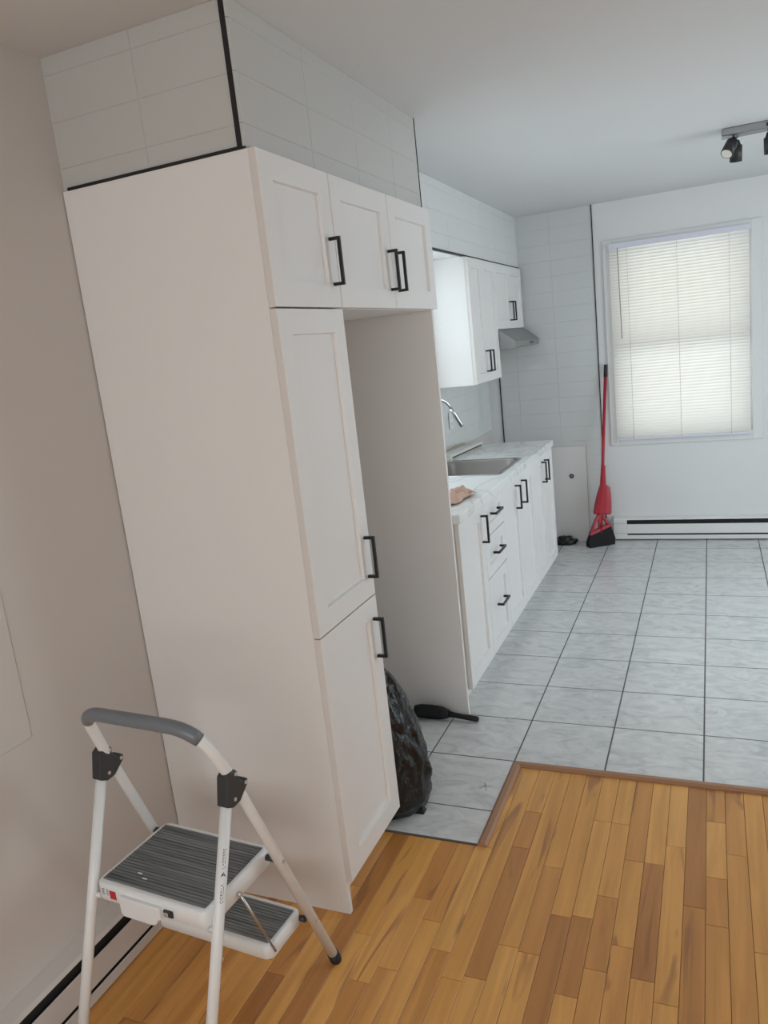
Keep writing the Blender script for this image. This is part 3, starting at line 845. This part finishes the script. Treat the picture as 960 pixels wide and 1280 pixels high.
def step(name, hwid, y0, y1, z, h, skirt=False):
    """moulded tray: rounded skirt, rim and a ridged mat on top"""
    poly_o = rrect(-hwid, hwid, y0, y1, .022); n_ = len(poly_o)
    cx, cy = 0, (y0 + y1) / 2
    def sc(e): return [(x - math.copysign(min(abs(x), e), x), y - math.copysign(min(abs(y - cy), e), y - cy)) for x, y in poly_o]
    bm = bmesh.new()
    rs = [(sc(.004), z - h), (poly_o, z - h + .004), (poly_o, z - .006), (sc(.003), z - .0012), (sc(.008), z), (sc(.013), z - .0005)]
    R_ = [[bm.verts.new((a, c, zz)) for a, c in p] for p, zz in rs]
    for a, c in zip(R_, R_[1:]):
        for q in range(n_):
            bm.faces.new((a[q], a[(q + 1) % n_], c[(q + 1) % n_], c[q])).smooth = True
    bm.faces.new(R_[-1]); bm.faces.new(R_[0][::-1])
    t_ = obj(name, bm, 'stoolplastic', ss)
    # mat with ridges running from side to side
    bm = bmesh.new(); mw = hwid - .014; ya, yc = y0 + .015, y1 - .014
    nr = int((yc - ya) / .0092); dy = (yc - ya) / nr
    pr_ = []
    for q in range(nr):
        a = ya + q * dy
        pr_ += [(a, z - .0002), (a + dy * .12, z + .0022), (a + dy * .78, z + .0022), (a + dy * .9, z - .0002)]
    pr_.append((yc, z - .0002))
    A_ = [bm.verts.new((-mw, a, c)) for a, c in pr_]; B_ = [bm.verts.new((mw, a, c)) for a, c in pr_]
    for q in range(len(pr_) - 1): bm.faces.new((A_[q], B_[q], B_[q + 1], A_[q + 1]))
    add_box(bm, -mw, mw, ya, yc, z - .0016, z - .0001)
    obj('step_mat', bm, 'stepmat', t_)
    return t_
PZ = .452
pt = step('platform', .172, -.116, .137, PZ, .048)
# deeper pull at the back of the platform with its latch
bm = bmesh.new()
poly = [(PZ - .014, -.088), (PZ - .058, -.088), (PZ - .067, -.080), (PZ - .067, .010), (PZ - .062, .022), (PZ - .046, .032), (PZ - .046, .040), (PZ - .014, .040)]
add_prism(bm, poly, -.1265, -.100, 1)
o = obj('pull_skirt', bm, 'stoolplastic', pt); bv = o.modifiers.new('round', 'BEVEL'); bv.width = .004; bv.segments = 3
lt = obj('latch', bx(.046, .074, -.1215, -.1155, PZ - .036, PZ - .018, .003, seg=2), 'joint', pt)
obj('latch_knob', bx(.050, .062, -.1245, -.1205, PZ - .033, PZ - .022, .002), 'rivet', lt)
# small printed marks on the rear skirt
obj('red_label', bx(-.126, -.106, -.1172, -.1158, PZ - .036, PZ - .014, .0003), 'redlabel', pt)
for q in range(4):
    z_ = PZ - .013 - q * .0045
    obj('print_line', bx(-.152 + .001 * (q % 2), -.142 - .001 * (q % 3), -.1170, -.1158, z_ - .0022, z_), 'print', pt)
    obj('print_line', bx(-.136, -.129 - .0008 * (q % 2), -.1170, -.1158, z_ - .0022, z_), 'print', pt)
obj('white_mark', bx(-.085, -.072, -.060, -.056, PZ + .0021, PZ + .0027), 'stoolplastic', pt)
obj('white_mark', bx(-.060, -.045, -.072, -.068, PZ + .0021, PZ + .0027), 'stoolplastic', pt)
step('lower_step', .186, .055, .205, .222, .040)
for s in (1, -1):
    p0, p1 = Vector((s * .178, -.005, PZ - .030)), Vector((s * .188, .075, .200))
    obj('brace_rod', tube([p0, p1], .0032, 8), 'chrome', ss)
    obj('rivet', tube([p0 + Vector((-s * .010, 0, 0)), p0 + Vector((s * .006, 0, 0))], .006, 10), 'rivet', ss)
    obj('pivot_spacer', tube([(s * .168, .116, PZ - .018), (s * .199, .116, PZ - .018)], .008, 10), 'joint', ss)
    obj('pivot_spacer', tube([(s * .182, .194, .200), (s * .202, .194, .200)], .008, 10), 'joint', ss)
    obj('pivot_spacer', tube([(s * .168, -.108, PZ - .045), (s * .192, -.108, PZ - .045)], .006, 10), 'stoolplastic', ss)
# lettering up the right rear leg
def lettering(text, size, mtx, mt, parent, name):
    cu = bpy.data.curves.new(name, 'FONT'); cu.body = text; cu.size = size; cu.extrude = .0002
    cu.align_x = 'LEFT'; cu.align_y = 'CENTER'
    to = bpy.data.objects.new(name + '_src', cu); COL.objects.link(to)
    bpy.context.view_layer.update()
    me = bpy.data.meshes.new_from_object(to.evaluated_get(bpy.context.evaluated_depsgraph_get()))
    bpy.data.objects.remove(to); me.materials.clear(); me.materials.append(M[mt])
    o = bpy.data.objects.new(name, me); COL.objects.link(o); o.parent = parent; o.matrix_local = mtx
    return o
r, jr = side(1)['rear']; jr = jr - Vector((0, .012, 0))
zd = (jr - r).normalized()
nrm = Vector((.80, -.60, 0)); nrm = (nrm - zd * nrm.dot(zd)).normalized()
def legm(tt):
    p = r.lerp(jr, tt) + nrm * .0127
    xx = zd; zz = nrm; yy = zz.cross(xx)
    return Matrix.Translation(p) @ Matrix((xx, yy, zz)).transposed().to_4x4()
lettering('GORILLA', .0105, legm(.665), 'ink', ss, 'leg_lettering')
lettering('LADDERS', .0105, legm(.765), 'ink', ss, 'leg_lettering')
bm = bmesh.new(); add_prism(bm, [(0, -.006), (.011, 0), (0, .006), (.003, 0)], 0, .0003)
o = obj('leg_emblem', bm, 'ink', ss); o.matrix_local = legm(.742)
